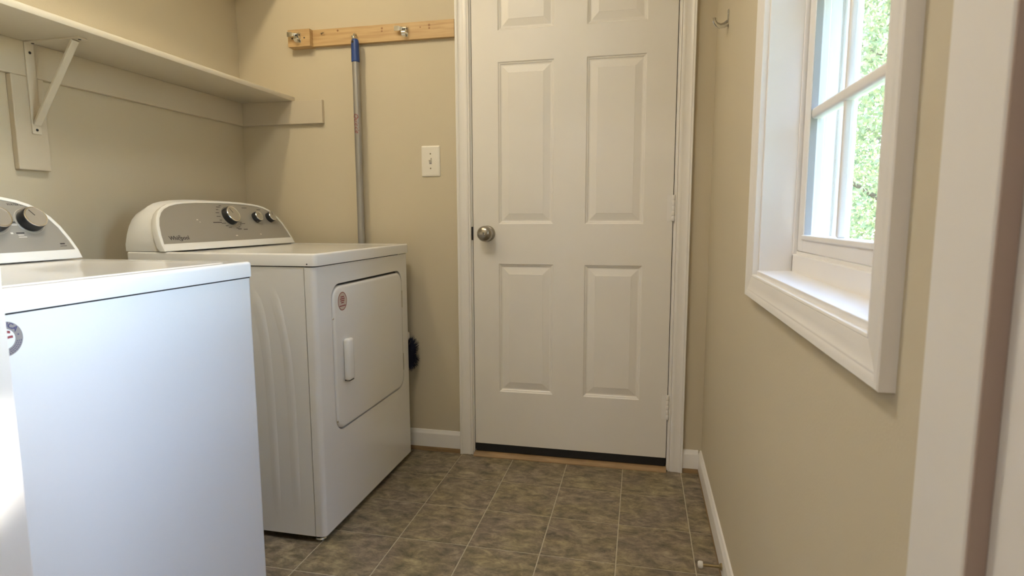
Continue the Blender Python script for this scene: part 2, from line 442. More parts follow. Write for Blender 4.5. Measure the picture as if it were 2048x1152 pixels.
# baseboards with a bare wood strip below
BP = [(0, .020), (.0125, .020), (.0125, .078), (.0115, .083), (.0085, .086), (.0075, .091), (.005, .095), (0, .096)]
SP = [(0, 0), (.0115, 0), (.0115, .0195), (0, .0195)]
def base_back(name, x0, x1, m, prof, label, cat):
    return ob(name, loft(B(), [[(x0, WB - t, z) for t, z in prof], [(x1, WB - t, z) for t, z in prof]]), m, label=label, cat=cat, kind='structure', smooth=True)
base_back('baseboard_back', -1.7, ci_l - .058, 'trim_paint', BP, 'white baseboard between the dryer and the door casing', 'baseboard')
base_back('baseboard_corner', ci_r + .058, WR - .0125, 'trim_paint', BP, 'short white baseboard right of the door casing', 'baseboard')
base_back('trim_5', -1.7, ci_l - .058, 'bare_wood', SP, 'brown wood edge under the baseboard beside the dryer', 'trim')
base_back('trim_6', ci_r + .058, WR - .0125, 'bare_wood', SP, 'brown wood edge under the short corner baseboard', 'trim')
ob('baseboard_right', loft(B(), [[(WR - t, FY1, z) for t, z in BP], [(WR - t, WB, z) for t, z in BP]]), 'trim_paint', label='long white baseboard along the right wall', cat='baseboard', kind='structure', smooth=True)
ob('trim_7', loft(B(), [[(WR - t, FY1, z) for t, z in SP], [(WR - t, WB, z) for t, z in SP]]), 'bare_wood', label='tan wood edge under the right wall baseboard', cat='trim', kind='structure')

# ------------------------------------------------------------------ window
win = empty('window_1', (WR, (WY0 + WY1) / 2, WZ0), 'white double hung window with a grid of small panes', 'window', kind='structure')
# jamb liner: four boards
for nm, a in (('jamb_liner', (WR - .0005, .400, WY0 - .012, WY0, WZ0 - .012, WZ1 + .012)), ('jamb_liner', (WR - .0005, .400, WY1, WY1 + .012, WZ0 - .012, WZ1 + .012)),
              ('stool', (WR - .004, .400, WY0, WY1, WZ0 - .012, WZ0)), ('head_liner', (WR - .0005, .400, WY0, WY1, WZ1, WZ1 + .012))):
    ob(nm, box(B(), *a, .0012), 'window_paint', win)
# inner vinyl frame
FX0 = .327
for a in ((FX0, .400, WY1 - .007, WY1, WZ0, WZ1), (FX0, .400, WY0, WY0 + .007, WZ0, WZ1)):
    ob('frame', box(B(), *a, .0012), 'window_paint', win)
ob('frame', box(B(), FX0, .400, WY0, WY1, WZ1 - .02, WZ1, .0012), 'window_paint', win)
bm = B(); loft(bm, [[(FX0, y, WZ0), (FX0, y, .9545), (FX0 + .002, y, .9562), (FX0 + .007, y, .9562), (FX0 + .008, y, .9625), (.41, y, .9565), (.43, y, .935), (.43, y, WZ0)] for y in (WY0, WY1)])
ob('frame_sill', bm, 'window_paint', win)
def sash(z0, z1, x0, rows, bot, top):
    s = ob('sash', B(), 'window_paint', win)
    ya, yb = WY0 + .009, WY1 - .009; st = .041; x1 = x0 + .030
    me = s.data; bm = B()
    box(bm, x0, x1, ya, ya + st, z0, z1, .002); box(bm, x0, x1, yb - st, yb, z0, z1, .002)
    box(bm, x0, x1, ya + st - .001, yb - st + .001, z0, z0 + bot, .002); box(bm, x0, x1, ya + st - .001, yb - st + .001, z1 - top, z1, .002)
    # glazing bead at the foot of the glass
    box(bm, x0 - .004, x0 + .006, ya + st, yb - st, z0 + bot - .010, z0 + bot, .002)
    bm.transform(Matrix.Translation(-ORG[win.name])); bm.to_mesh(me); bm.free()
    gy0_, gy1_, gz0, gz1 = ya + st, yb - st, z0 + bot, z1 - top
    for a in ((ya + st, ya + st + .0012), (yb - st - .0012, yb - st)):
        ob('edge_shade', box(B(), x0 + .002, x0 + .0145, a[0], a[1], gz0, gz1), 'edge_shade_grey', s)  # grey strips paint shade onto the inner edges of the stiles
    xm = x0 + .016
    for q in range(1, 3):
        y = gy0_ + (gy1_ - gy0_) * q / 3
        ob('muntin', box(B(), xm - .010, xm + .008, y - .0065, y + .0065, gz0, gz1, .004, 3), 'window_paint', s, smooth=True)
    for q in range(1, rows):
        z = gz0 + (gz1 - gz0) * q / rows
        ob('muntin', box(B(), xm - .0135, xm + .010, gy0_, gy1_, z - .011, z + .011, .006, 3), 'window_paint', s, smooth=True)
    for q in range(3):
        for r in range(rows):
            y0 = gy0_ + (gy1_ - gy0_) * q / 3; y1 = gy0_ + (gy1_ - gy0_) * (q + 1) / 3
            za = gz0 + (gz1 - gz0) * r / rows; zb = gz0 + (gz1 - gz0) * (r + 1) / rows
            bm = B(); v = [bm.verts.new(p) for p in ((xm, y0, za), (xm, y1, za), (xm, y1, zb), (xm, y0, zb))]; bm.faces.new(v)
            ob('pane', bm, 'window_glass', s)
sash(.9635, 1.530, .335, 2, .0355, .033)
sash(1.500, 2.025, .368, 2, .033, .030)
# outside frame and brick mould
for a in ((.400, .432, WY1 - .026, WY1 + .03, .935, WZ1 + .03), (.400, .432, WY0 - .03, WY0 + .026, .935, WZ1 + .03), (.400, .432, WY0 + .026, WY1 - .026, WZ1 - .02, WZ1 + .03), (.400, .450, WY0 - .03, WY1 + .03, .900, .9345)):
    ob('outer_trim', box(B(), *a, .003), 'window_paint', win)
bm = B()
box(bm, .3985, .4000, WY1 - .014, WY1 - .0075, .957, WZ1 - .03)
ob('screen_track', bm, 'zinc', win)
# interior casing, four mitred boards
tr2 = empty('trim_2', (WR, (WY0 + WY1) / 2, WZ0), 'white moulded picture frame casing around the window', 'window casing', kind='structure')
WP = [(0, 0), (0, .0115), (.0012, .0126), (.004, .0130), (.005, .0124), (.0065, .0131), (.020, .0139), (.034, .0150), (.0365, .0160), (.038, .0158), (.041, .0172), (.0455, .0178), (.0505, .018), (.052, .0165), (.052, 0)]
oy0, oy1, oz0, oz1 = WY0 - .006, WY1 + .008, WZ0 - .010, WZ1 + .006
cs = [lambda u: (oy0 - u, oz0 - u), lambda u: (oy1 + u, oz0 - u), lambda u: (oy1 + u, oz1 + u), lambda u: (oy0 - u, oz1 + u)]
for q in range(4):
    a, b = cs[q], cs[(q + 1) % 4]
    ob('casing', loft(B(), [[(WR - t, *a(u)) for u, t in WP], [(WR - t, *b(u)) for u, t in WP]]), 'window_paint', tr2, smooth=True)

# ------------------------------------------------------------------ laundry machines
FX = -.962                                        # front faces
def arch(scale_w, scale_h, zb):
    half = [(0, 1.095), (.06, 1.0948), (.12, 1.0935), (.18, 1.090), (.220, 1.0855), (.252, 1.079), (.278, 1.0695), (.300, 1.056), (.318, 1.038), (.332, 1.015), (.343, .985), (.350, .955)]
    H = [(d * scale_w, .955 + (z - .955) * scale_h) for d, z in half]
    pts = H[::-1] + [(-d, z) for d, z in H[1:]]         # right to left over the top
    return pts + [(-H[-1][0] - .001 * 0, zb), (H[-1][0], zb)] if zb is not None else pts
def tilt(z): return -1.487 - .5 * (z - .937)
N_ = Vector((1, 0, .5)).normalized()              # control-panel normal
U_ = Vector((-.5, 0, 1)).normalized()             # up along the panel
def onp(y, z, h=0.):
    return Vector((tilt(z), y, z)) + N_ * h

def console(root, yc, zb=.9325):
    """arched control console; returns the console part"""
    out = arch(1.028, 1.055, zb)                   # bezel outer outline
    pan = [(d * 1.0, z) for d, z in arch(1.0, 1.0, None)]
    b = 15
    bodyl = [(d * .985, .955 + (z - .955) * .985 if z > .955 else z) for d, z in out]
    XB = -1.645
    def P(o, h, x=None): return [(tuple(onp(yc + d, z, h)) if x is None else (x, yc + d, z)) for d, z in o]
    bm = B()
    lo1 = [Vector(p) - N_ * .024 for p in P(bodyl, 0)]
    mid = []
    for (d, z), p in zip(bodyl, lo1):
        x = p.x + (XB - p.x) * .55
        mid.append((x, yc + d, z + .006 * max(0, (z - .99)) / .1))
    bk = [(XB, yc + d * .985, z if z < .956 else .955 + (z - .955) * .93) for d, z in bodyl]
    for lst in (lo1,):
        for v in lst:
            if v.z < zb: v.z = zb
    loft(bm, [[tuple(v) for v in lo1], mid, bk])
    c = ob('console', bm, 'console_plastic', root, smooth=True)
    bm = B()
    def clampz(l): return [(x, y, max(z, zb)) for x, y, z in l]
    o2 = [(d * 1.004, .955 + (z - .955) * 1.006 if z > .955 else z) for d, z in out]
    pin = pan + [(pan[-1][0], .955), (pan[0][0], .955)]
    # ring bezel: back edge -> outer front edge -> rounded lip -> inner edge
    nO = len(out)
    rows = [clampz(P(out, -.022)), clampz(P(o2, -.006)), clampz(P(out, .0)), ]
    sh = [(d * .988, .955 + (z - .955) * .985 if z > .955 else z + .001) for d, z in out]
    rows.append(P(sh, .0018))
    inn = [(d, z) for d, z in pan] + [(pan[-1][0], .9555), (pan[0][0], .9555)]
    rows.append(P(inn, .0012)); rows.append(P(inn, -.0015))
    loft(bm, rows, cap0=False, cap1=False)
    ob('bezel', bm, 'console_plastic', c, smooth=True)
    bm = B(); v = [bm.verts.new(p) for p in P(inn, -.001)]; bm.faces.new(v)
    ob('control_panel', bm, 'control_grey', c, label='grey metallic control panel')
    return c

def dial(c, yc, z, R, H, ang, ring=True):
    o = onp(yc, z, -.0012)
    bm = B()
    if ring: lathe(bm, [(R * 1.22, 0), (R * 1.22, .0010), (R * 1.16, .0014), (R * 1.16, 0)], o, N_, 40)
    if ring: ob('dial_ring', bm, 'knob_face', c, smooth=True)
    else: bm.free()
    kn = ob('dial', lathe(B(), [(0, 0), (R * 1.02, 0), (R * 1.02, H * .25), (R * .98, H * .85), (R * .94, H * .9), (0, H * .9)], o, N_, 40), 'black_plastic', c, smooth=True)
    b2 = lathe(B(), [(R * .93, H * .88), (R * .95, H), (R * .92, H * 1.04), (R * .84, H * 1.04), (R * .82, H)], o, N_, 40)
    ob('dial_rim', b2, 'chrome', c, smooth=True)
    ob('dial_face', lathe(B(), [(0, H * .8), (R * .9, H * .8), (R * .84, H * 1.01), (0, H * 1.015)], o, N_, 40), 'knob_face', c, smooth=True)
    d = U_ * math.cos(ang) + Vector((0, 1, 0)) * math.sin(ang); s = d.cross(N_)
    p0 = o + N_ * (H * 1.016) + d * R * .12; p1 = o + N_ * (H * 1.016) + d * R * .74
    bm = B(); h = R * .035
    loft(bm, [[p0 - s * h, p0 + s * h, p0 + s * h + N_ * .0004, p0 - s * h + N_ * .0004], [p1 - s * h, p1 + s * h, p1 + s * h + N_ * .0004, p1 - s * h + N_ * .0004]])
    ob('pointer', bm, 'print_dark', c)

def marks(c, name, m, items):
    """printed dashes: (y, z, width, height)"""
    bm = B()
    for y, z, wd, h in items:
        a = [onp(y - wd / 2, z - h / 2, -.0008), onp(y + wd / 2, z - h / 2, -.0008), onp(y + wd / 2, z + h / 2, -.0008), onp(y - wd / 2, z + h / 2, -.0008)]
        bm.faces.new([bm.verts.new(p) for p in a])
    ob(name, bm, m, c, kind='stuff')

def arc_marks(yc, z, R, a0, a1, n, wd, h):
    return [(yc + R * math.sin(math.radians(a0 + (a1 - a0) * k / (n - 1))) + (wd / 2 if math.sin(math.radians(a0 + (a1 - a0) * k / (n - 1))) > 0 else -wd / 2), z + R * .9 * math.cos(math.radians(a0 + (a1 - a0) * k / (n - 1))), wd * (.6 + .8 * random.random()), h) for k in range(n)]

def cabinet(root, y0, y1, zb, ztop, xb=-1.635):
    # front panel wraps 34 mm round the sides
    r = .016
    prof = [(FX - .034, y0), (FX - r, y0)]
    for k in range(1, 8):
        a = math.radians(-90 + 90 * k / 8); prof.append((FX - r + r * math.cos(a), y0 + r + r * math.sin(a)))
    prof.append((FX, y0 + r))
    full = prof + [(x, y0 + y1 - y) for x, y in prof[::-1]]
    return full

# --- dryer
dy0, dy1 = 1.585, 2.307; dyc = (dy0 + dy1) / 2
dr = empty('clothes_dryer', ((FX - 1.64) / 2, dyc, 0), 'white front loading clothes dryer beside the back wall', 'dryer')
ZD, ZT = .8895, .931
full = cabinet(dr, dy0, dy1, .016, ZD)
door_o = rrect(1.676, 2.240, .335, .826, .052)
bm = B()
# front face with the door opening, then the wrapped sides
face_with_hole(bm, [(dy0 + .016, .024), (dy1 - .016, .024), (dy1 - .016, ZD), (dy0 + .016, ZD)], door_o, lambda y, z: (FX, y, z))
n7 = len(full) // 2
for part in (full[:n7], full[n7:]):
    rows = [[(x, y, .024) for x, y in part], [(x, y, ZD) for x, y in part]]
    loft(bm, rows, close=False, cap0=False, cap1=False)
loft(bm, [[(FX, y, z) for y, z in door_o], [(FX - .018, y, z) for y, z in door_o]], cap0=False, cap1=False)
bmesh.ops.remove_doubles(bm, verts=bm.verts, dist=.00005)
# lower return of the panel
loft(bm, [[(x, y, .024) for x, y in full], [(x - .012 if x > FX - .02 else x, y, .0225) for x, y in full]], close=False, cap0=False, cap1=False)
ob('front_panel', bm, 'enamel', dr, smooth=True)
ob('door_recess', loft(B(), [[(FX - .0175, y, z) for y, z in door_o], [(FX - .0165, y, z) for y, z in door_o]]), 'dark_gap', dr)
dpl = rrect(1.6825, 2.2365, .3385, .8175, .048)
dd = ob('door', loft(B(), [[(FX - .016, y, z) for y, z in dpl], [(FX - .003, y, z) for y, z in dpl], [(FX + .0005, y, z) for y, z in inset(dpl, .0016)], [(FX + .003, y, z) for y, z in inset(dpl, .006)], [(FX + .0035, y, z) for y, z in inset(dpl, .012)]]), 'enamel', dr, smooth=True)
hz0, hz1, hy = .497, .640, 1.752
bm = B()
box(bm, FX + .003, FX + .026, hy - .020, hy + .020, hz0, hz1, .009, 4)
ob('handle', bm, 'enamel', dd, smooth=True)
ob('handle_slot', box(B(), FX + .0036, FX + .0225, hy - .014, hy + .016, hz0 - .0012, hz0 + .0006), 'dark_gap', dd)
for y, z in ((1.6835, .715), (1.6875, .372)):
    ob('screw', lathe(B(), [(0, 0), (.004, 0), (.0035, .0012), (0, .0016)], (FX + .0005, y, z), (1, 0, 0), 12), 'zinc', dd, smooth=True)
for z in (.705, .44):
    ob('hinge', box(B(), FX - .002, FX + .0012, 2.2355, 2.2405, z - .035, z + .035), 'zinc', dd)
# oval warning sticker
sy, sz = 1.741, .7655
def oval(ry, rz, n=36): return [(sy + ry * math.cos(2 * math.pi * q / n), sz + rz * math.sin(2 * math.pi * q / n)) for q in range(n)]
ob('sticker', loft(B(), [[(FX + .0035, y, z) for y, z in oval(.029, .0305)], [(FX + .0038, y, z) for y, z in oval(.029, .0305)]]), 'sticker_pink', dd, label='small oval warning sticker')
ob('sticker_border', loft(B(), [[(FX + .0037, y, z) for y, z in oval(.029, .0305)], [(FX + .0041, y, z) for y, z in oval(.029, .0305)], [(FX + .0041, y, z) for y, z in oval(.0268, .0283)], [(FX + .0037, y, z) for y, z in oval(.0268, .0283)]], cap0=False, cap1=False), 'print_red', dd)
bm = B()
for z, wd in ((.780, .022), (.7735, .030), (.767, .026), (.7605, .018), (.750, .040)): box(bm, FX + .0037, FX + .0040, sy - wd / 2, sy + wd / 2, z - .0017, z + .0017)
ob('sticker_print', bm, 'print_red', dd)
# sides, back, dark base
bm = B(); box(bm, -1.635, FX - .0365, dy0 + .001, dy0 + .006, .022, ZD); ob('side_panel', bm, 'enamel', dr)
bm = B(); box(bm, -1.635, FX - .0365, dy1 - .006, dy1 - .001, .022, ZD); ob('side_panel', bm, 'enamel', dr)
ob('back_panel', box(B(), -1.640, -1.630, dy0 + .006, dy1 - .006, .018, ZD), 'zinc', dr)
ob('frame', box(B(), -1.628, FX - .040, dy0 + .007, dy1 - .007, .030, ZT - .02), 'dark_gap', dr)
# pressed ribs in the side panel
def rib(a, b, nm='rib'):
    bm = B(); L = []
    n = len(a)
    for (xa, za), (xb, zb) in zip(a, b):
        k_ = len(L); hh = min(1, k_ / 2, (n - 1 - k_) / 3)
        L.append([(xa, dy0 + .0011, za), (xa + (xb - xa) * .45, dy0 + .0011 - .0016 * hh, za), (xa + (xb - xa) * .80, dy0 + .0011 - .0020 * hh, zb), (xb, dy0 + .0011, zb)])
    loft(bm, L, close=True); ob(nm, bm, 'enamel', dr, smooth=True)
def interp(pts, n=18):
    pts = sorted(pts, key=lambda p: -p[1]); zs = np.linspace(pts[0][1], pts[-1][1], n)
    xs_ = np.interp(-zs, [-p[1] for p in pts], [p[0] for p in pts]); return list(zip(xs_, zs))
rib(interp([(-1.128, .832), (-1.115, .772), (-1.094, .682), (-1.084, .599), (-1.078, .45), (-1.077, .30), (-1.077, .06)]), interp([(-1.098, .835), (-1.087, .800), (-1.070, .721), (-1.054, .623), (-1.047, .5), (-1.045, .30), (-1.045, .06)]))
rib(interp([(-1.205, .832), (-1.185, .772), (-1.168, .682), (-1.156, .599), (-1.150, .45), (-1.148, .30), (-1.148, .06)]), interp([(-1.174, .835), (-1.150, .791), (-1.138, .745), (-1.126, .647), (-1.119, .5), (-1.117, .30), (-1.117, .06)]))
# top
def top_slab(root, y0, y1, zlo, zhi, dish):
    xo0, xo1 = -1.640, FX + .006
    o = rrect(xo0, xo1, y0 - .002, y1 + .002, .014, 5)
    L = [[(x, y, zlo) for x, y in o], [(x, y, zhi - .006) for x, y in o]]
    for q in (1, 2, 3):
        a = math.radians(30 * q); L.append([(x, y, zhi - .006 + .006 * math.sin(a)) for x, y in inset(o, .006 * (1 - math.cos(a)))])
    I = lambda d: rin(xo0, xo1, y0 - .002, y1 + .002, .014, d)
    L.append([(x, y, zhi) for x, y in I(.020)])
    if dish:
        L.append([(x, y, zhi - .003) for x, y in I(.034)]); L.append([(x, y, zhi - .0032) for x, y in I(.05)])
    return ob('top', loft(B(), L), 'enamel', root, smooth=True)
top_slab(dr, dy0, dy1, ZD + .0035, ZT, True)
ob('scratch', lathe(B(), [(0, 0), (.0025, 0), (.002, .0005), (0, .0006)], (-.985, dy0 - .0021, .899), (0, -1, 0), 8), 'dark_gap', dr)
for x, y in ((FX - .035, dy0 + .03), (FX - .035, dy1 - .03), (-1.60, dy0 + .03), (-1.60, dy1 - .03)):
    ob('foot', lathe(B(), [(0, 0), (.017, 0), (.019, .004), (.016, .009), (.008, .011), (.008, .032), (0, .032)], (x, y, 0), (0, 0, 1), 14), 'zinc', dr, smooth=True)
dc = console(dr, dyc - .005)
dial(dc, 1.963, 1.046, .034, .024, -.45)
dial(dc, 2.118, 1.041, .0215, .020, .2, ring=False)
dial(dc, 2.207, 1.041, .0215, .020, .2, ring=False)
marks(dc, 'dial_print', 'print_dark', arc_marks(1.963, 1.046, .047, 195, 345, 9, .020, .0022) + [(1.885, 1.024, .045, .0032)] + arc_marks(1.963, 1.046, .050, 120, 170, 4, .014, .0022) + [(2.075, 1.080, .030, .0026), (2.16, 1.074, .024, .0026), (2.02, 1.018, .030, .0022), (1.99, .998, .020, .003), (2.022, .996, .024, .003)])
marks(dc, 'dial_print', 'print_light', [(1.79, 1.034, .008, .003), (1.955, .974, .012, .0034), (2.10, .975, .006, .004), (1.798, 1.026, .005, .002)])
lg = text_bm('Whirlpool', .0205, onp(1.626, .9735, -.0009), (0, 1, 0), U_, .0002, 'LEFT', 0.0, .0004)
ob('lettering', lg, 'print_dark', dc, norm=False, label='dark brand lettering on the dryer console')
ring = []
bm = B()
for q in range(33):
    a = math.radians(40 + 300 * q / 32); rr = .0090 + .0024 * q / 32; hw = .0004 + .0008 * math.sin(math.pi * q / 32)
    c0 = onp(1.672, .9735, -.0007)
    ring.append([c0 + Vector((0, 1, 0)) * (rr - s * hw) * .80 * math.cos(a) + U_ * (rr - s * hw) * math.sin(a) for s in (-1, 1)])
for a, b in zip(ring, ring[1:]): bm.faces.new([bm.verts.new(p) for p in (a[0], a[1], b[1], b[0])])
ob('logo_swirl', bm, 'print_dark', dc)

# --- washer
wy0, wy1 = .580, 1.296; wyc = (wy0 + wy1) / 2
wa = empty('washing_machine', ((FX - 1.64) / 2, wyc, 0), 'white top loading washing machine in the left foreground', 'washing machine')
WZD, WZT = .8885, .930
full = cabinet(wa, wy0, wy1, .016, WZD)
wfull = full + [(-1.635, wy1), (-1.635, wy0)]
ob('cabinet', loft(B(), [[(x, y, .018) for x, y in wfull], [(x, y, WZD) for x, y in wfull]]), 'enamel', wa, smooth=True)
ob('seam', box(B(), -1.63, FX - .004, wy0 + .004, wy1 - .004, WZD - .001, WZD + .006), 'dark_gap', wa)
for x, y in ((FX - .035, wy0 + .03), (FX - .035, wy1 - .03), (-1.60, wy0 + .03), (-1.60, wy1 - .03)):
    ob('foot', lathe(B(), [(0, 0), (.017, 0), (.019, .004), (.016, .009), (.008, .011), (.008, .019), (0, .019)], (x, y, 0), (0, 0, 1), 14), 'black_plastic', wa, smooth=True)
# top deck with the lid let into it
o = rrect(-1.640, FX + .004, wy0 - .001, wy1 + .001, .014, 5)
lidr = rrect(-1.440, FX - .030, wy0 + .045, wy1 - .045, .03, 5)
bm = B()
L = [[(x, y, WZD + .0035) for x, y in o], [(x, y, WZT - .008) for x, y in o]]
for q in (1, 2, 3):
    a = math.radians(30 * q); L.append([(x, y, WZT - .008 + .008 * math.sin(a)) for x, y in inset(o, .008 * (1 - math.cos(a)))])
L.append([(x, y, WZT) for x, y in inset(o, .012)])
lid_h = inset(rrect(-1.440, FX - .030, wy0 + .045, wy1 - .045, .03, 5), -.003)
L.append([(x, y, WZT - .001) for x, y in lid_h]); L.append([(x, y, WZT - .016) for x, y in lid_h])
loft(bm, L)
ob('top', bm, 'enamel', wa, smooth=True)
LI = lambda d: rin(-1.440, FX - .030, wy0 + .045, wy1 - .045, .03, d)
lid = ob('lid', loft(B(), [[(x, y, WZT - .0155) for x, y in lidr], [(x, y, WZT - .001) for x, y in lidr], [(x, y, WZT + .0008) for x, y in inset(lidr, .003)], [(x, y, WZT + .001) for x, y in LI(.012)], [(x, y, WZT - .0015) for x, y in LI(.03)]]), 'enamel', wa, smooth=True)
wc = console(wa, wyc)
dial(wc, 1.205, 1.033, .0295, .026, -.55)
dial(wc, 1.118, 1.033, .0295, .026, .1)
dial(wc, .93, 1.036, .034, .026, .4)
dial(wc, .78, 1.033, .0225, .022, .0)
lg = text_bm('WATER LEVEL', .0085, onp(1.196, 1.0745, -.0009), (0, 1, 0), U_, .0002, 'CENTER')
ob('lettering', lg, 'print_dark', wc, norm=False)
marks(wc, 'dial_print', 'print_dark', [(1.164, 1.030, .016, .003), (1.152, 1.056, .012, .0022), (1.168, 1.003, .020, .0032), (1.235, 1.052, .009, .0022), (1.240, 1.045, .006, .0022), (1.262, .9725, .013, .0036), (1.262, .9665, .018, .0014)] + arc_marks(.93, 1.036, .046, 200, 340, 7, .02, .0022))
marks(wc, 'dial_print', 'print_light', [(1.166, 1.0235, .018, .002), (1.148, 1.003, .006, .004), (1.168, .998, .014, .0018), (1.170, .993, .020, .0018)])
# round sticker on the washer front
cy0, cz0 = .6985, .8515
def circ(r, n=48, a0=0, a1=360): return [(cy0 + r * math.cos(math.radians(a0 + (a1 - a0) * q / n)), cz0 + r * math.sin(math.radians(a0 + (a1 - a0) * q / n))) for q in range(n)]
xs_ = FX + .0004
stk = ob('sticker', loft(B(), [[(FX, y, z) for y, z in circ(.0285)], [(xs_, y, z) for y, z in circ(.0285)]]), 'sticker_white', wa, label='round grey and white sticker with navy letters')
ob('sticker_ring', loft(B(), [[(xs_, y, z) for y, z in circ(.0278)], [(xs_ + .0002, y, z) for y, z in circ(.0278)], [(xs_ + .0002, y, z) for y, z in circ(.0160)], [(xs_, y, z) for y, z in circ(.0160)]], cap0=False, cap1=False), 'sticker_grey', stk)
for ch, a in zip('AMERICA', (150, 130, 110, 91, 77, 63, 41)):
    ra = math.radians(a); d = Vector((0, math.cos(ra), math.sin(ra))); p = Vector((xs_ + .0004, cy0, cz0)) + d * .0219
    ob('letter', text_bm(ch, .0115, p, (0, math.sin(ra), -math.cos(ra)), d, .0001, 'CENTER', 0, .0002), 'print_navy', stk, norm=False)
bm = B()
lathe(bm, [(0, 0), (.0011, 0), (.0011, .0003), (0, .0003)], (xs_ + .0002, cy0 + .0212 * math.cos(math.radians(12)), cz0 + .0212 * math.sin(math.radians(12))), (1, 0, 0), 10)
for q, rr in enumerate((.0250, .0220, .0190)):
    for k_ in range(9):
        a0 = -10 - k_ * 9 - q * 2; a1 = a0 - 6.2
        pa = [(rr - .0006, a0), (rr + .0006, a0), (rr + .0006, a1), (rr - .0006, a1)]
        bm.faces.new([bm.verts.new((xs_ + .0004, cy0 + r_ * math.cos(math.radians(a_)), cz0 + r_ * math.sin(math.radians(a_)))) for r_, a_ in pa])
ob('sticker_print', bm, 'print_navy', stk, norm=False)
bm = B()
for (ya, za), (yb, zb), h in (((-.012, .0065), (.009, .0098), .0042), ((-.008, -.006), (.0125, .0022), .0040), ((-.010, -.010), (.004, -.0125), .0022)):
    L = []
    for q in range(9):
        t = q / 8; y = cy0 + ya + (yb - ya) * t; z = cz0 + za + (zb - za) * t + .003 * math.sin(math.pi * t)
        L.append([(xs_ + .0003, y, z - h / 2), (xs_ + .0003, y, z + h / 2)])
    for a, b in zip(L, L[1:]): bm.faces.new([bm.verts.new(p) for p in (a[0], b[0], b[1], a[1])])
ob('sticker_emblem', bm, 'print_red', stk, norm=False)

# ------------------------------------------------------------------ shelves
SXF, SZ = -1.505, 1.549
def shelf(z, label, full_detail):
    s = empty('wall_shelf', (WL, 1.43, z), label, 'shelf', 'painted laundry shelves')
    bm = B(); box(bm, WL, SXF, FY1, WB, z, z + .0185, .002, 2)
    ob('board', bm, 'shelf_paint', s, smooth=True)
    ob('cleat', box(B(), WL, WL + .019, FY1, WB - .019, z - (.099 if full_detail else .04), z, .0015), 'cleat_paint', s)
    if not full_detail: return s
    ob('cleat', box(B(), WL, -1.364 if full_detail else -1.5, WB - .019, WB, z - .099, z, .0015), 'cleat_paint', s)
    ob('support_post', box(B(), WL, WL + .019, 1.367, 1.462, 1.181 + z - SZ, z - .099, .0025), 'cleat_paint', s)
    yb = 1.425; xw = WL + .019
    br = ob('bracket', box(B(), xw, xw + .0045, yb - .0135, yb + .0135, z - .262, z, .001), 'shelf_paint', s)
    ob('top_arm', box(B(), xw, -1.560, yb - .0135, yb + .0135, z - .0045, z, .001), 'shelf_paint', br)
    p0 = Vector((xw + .004, yb, z - .232)); p1 = Vector((-1.590, yb, z - .004))
    d = (p1 - p0).normalized(); nn = Vector((d.z, 0, -d.x))
    bm = B(); cr = [(-.011, 0), (-.011, .006), (-.008, .0078), (.008, .0078), (.011, .006), (.011, 0)]
    loft(bm, [[p + Vector((0, a, 0)) + nn * b_ for a, b_ in cr] for p in (p0, p1)])
    ob('brace', bm, 'shelf_paint', br)
    for q in ((xw + .0045, yb, z - .030), (xw + .0045, yb, z - .250), ): ob('screw', lathe(B(), [(0, 0), (.0042, 0), (.0036, .0012), (0, .0008)], q, (1, 0, 0), 10), 'dark_gap', br)
    for x in (xw + .018, -1.572): ob('screw', lathe(B(), [(0, 0), (.0042, 0), (.0036, .0012), (0, .0008)], (x, yb, z - .0045), (0, 0, -1), 10), 'dark_gap', br)
    return s
shelf(SZ, 'painted wall shelf with one metal bracket above the washer and dryer', True)
shelf(2.085, 'upper painted wall shelf just above the picture top', False)

# ------------------------------------------------------------------ hook rail on the back wall
rail = empty('tool_rail', (-1.1, WB, 1.768), 'pine rail with metal tool holders on the back wall', 'hook rail')
def tilted(x): return 0.0
ob('rail_board', box(B(), -1.395, ci_l - .0585, WB - .019, WB, 1.770, 1.8385, .0008), 'pine', rail)
ob('rail_block', box(B(), -1.497, -1.393, WB - .045, WB, 1.7665, 1.8375, .0012), 'pine', rail)
for x, z, r in ((-1.276, 1.828, .0045), (-1.074, 1.823, .0045), (-1.075, 1.812, .004), (-.866, 1.822, .005), (-.866, 1.810, .004), (-.905, 1.816, .003)):
    ob('wood_knot', lathe(B(), [(0, 0), (r, 0), (r * .8, .0003), (0, .0003)], (x, WB - .019, z), (0, -1, 0), 12), 'pine_knot', rail)
for x in (-1.419, -1.476):
    ob('screw', lathe(B(), [(0, 0), (.0035, 0), (.003, .001), (0, .0006)], (x, WB - .045, 1.801), (0, -1, 0), 10), 'dark_gap', rail)
ob('nail', tube(B(), [(-1.352, WB - .019, 1.818), (-1.350, WB - .028, 1.819), (-1.336, WB - .030, 1.820)], .0014, 6), 'dark_gap', rail)
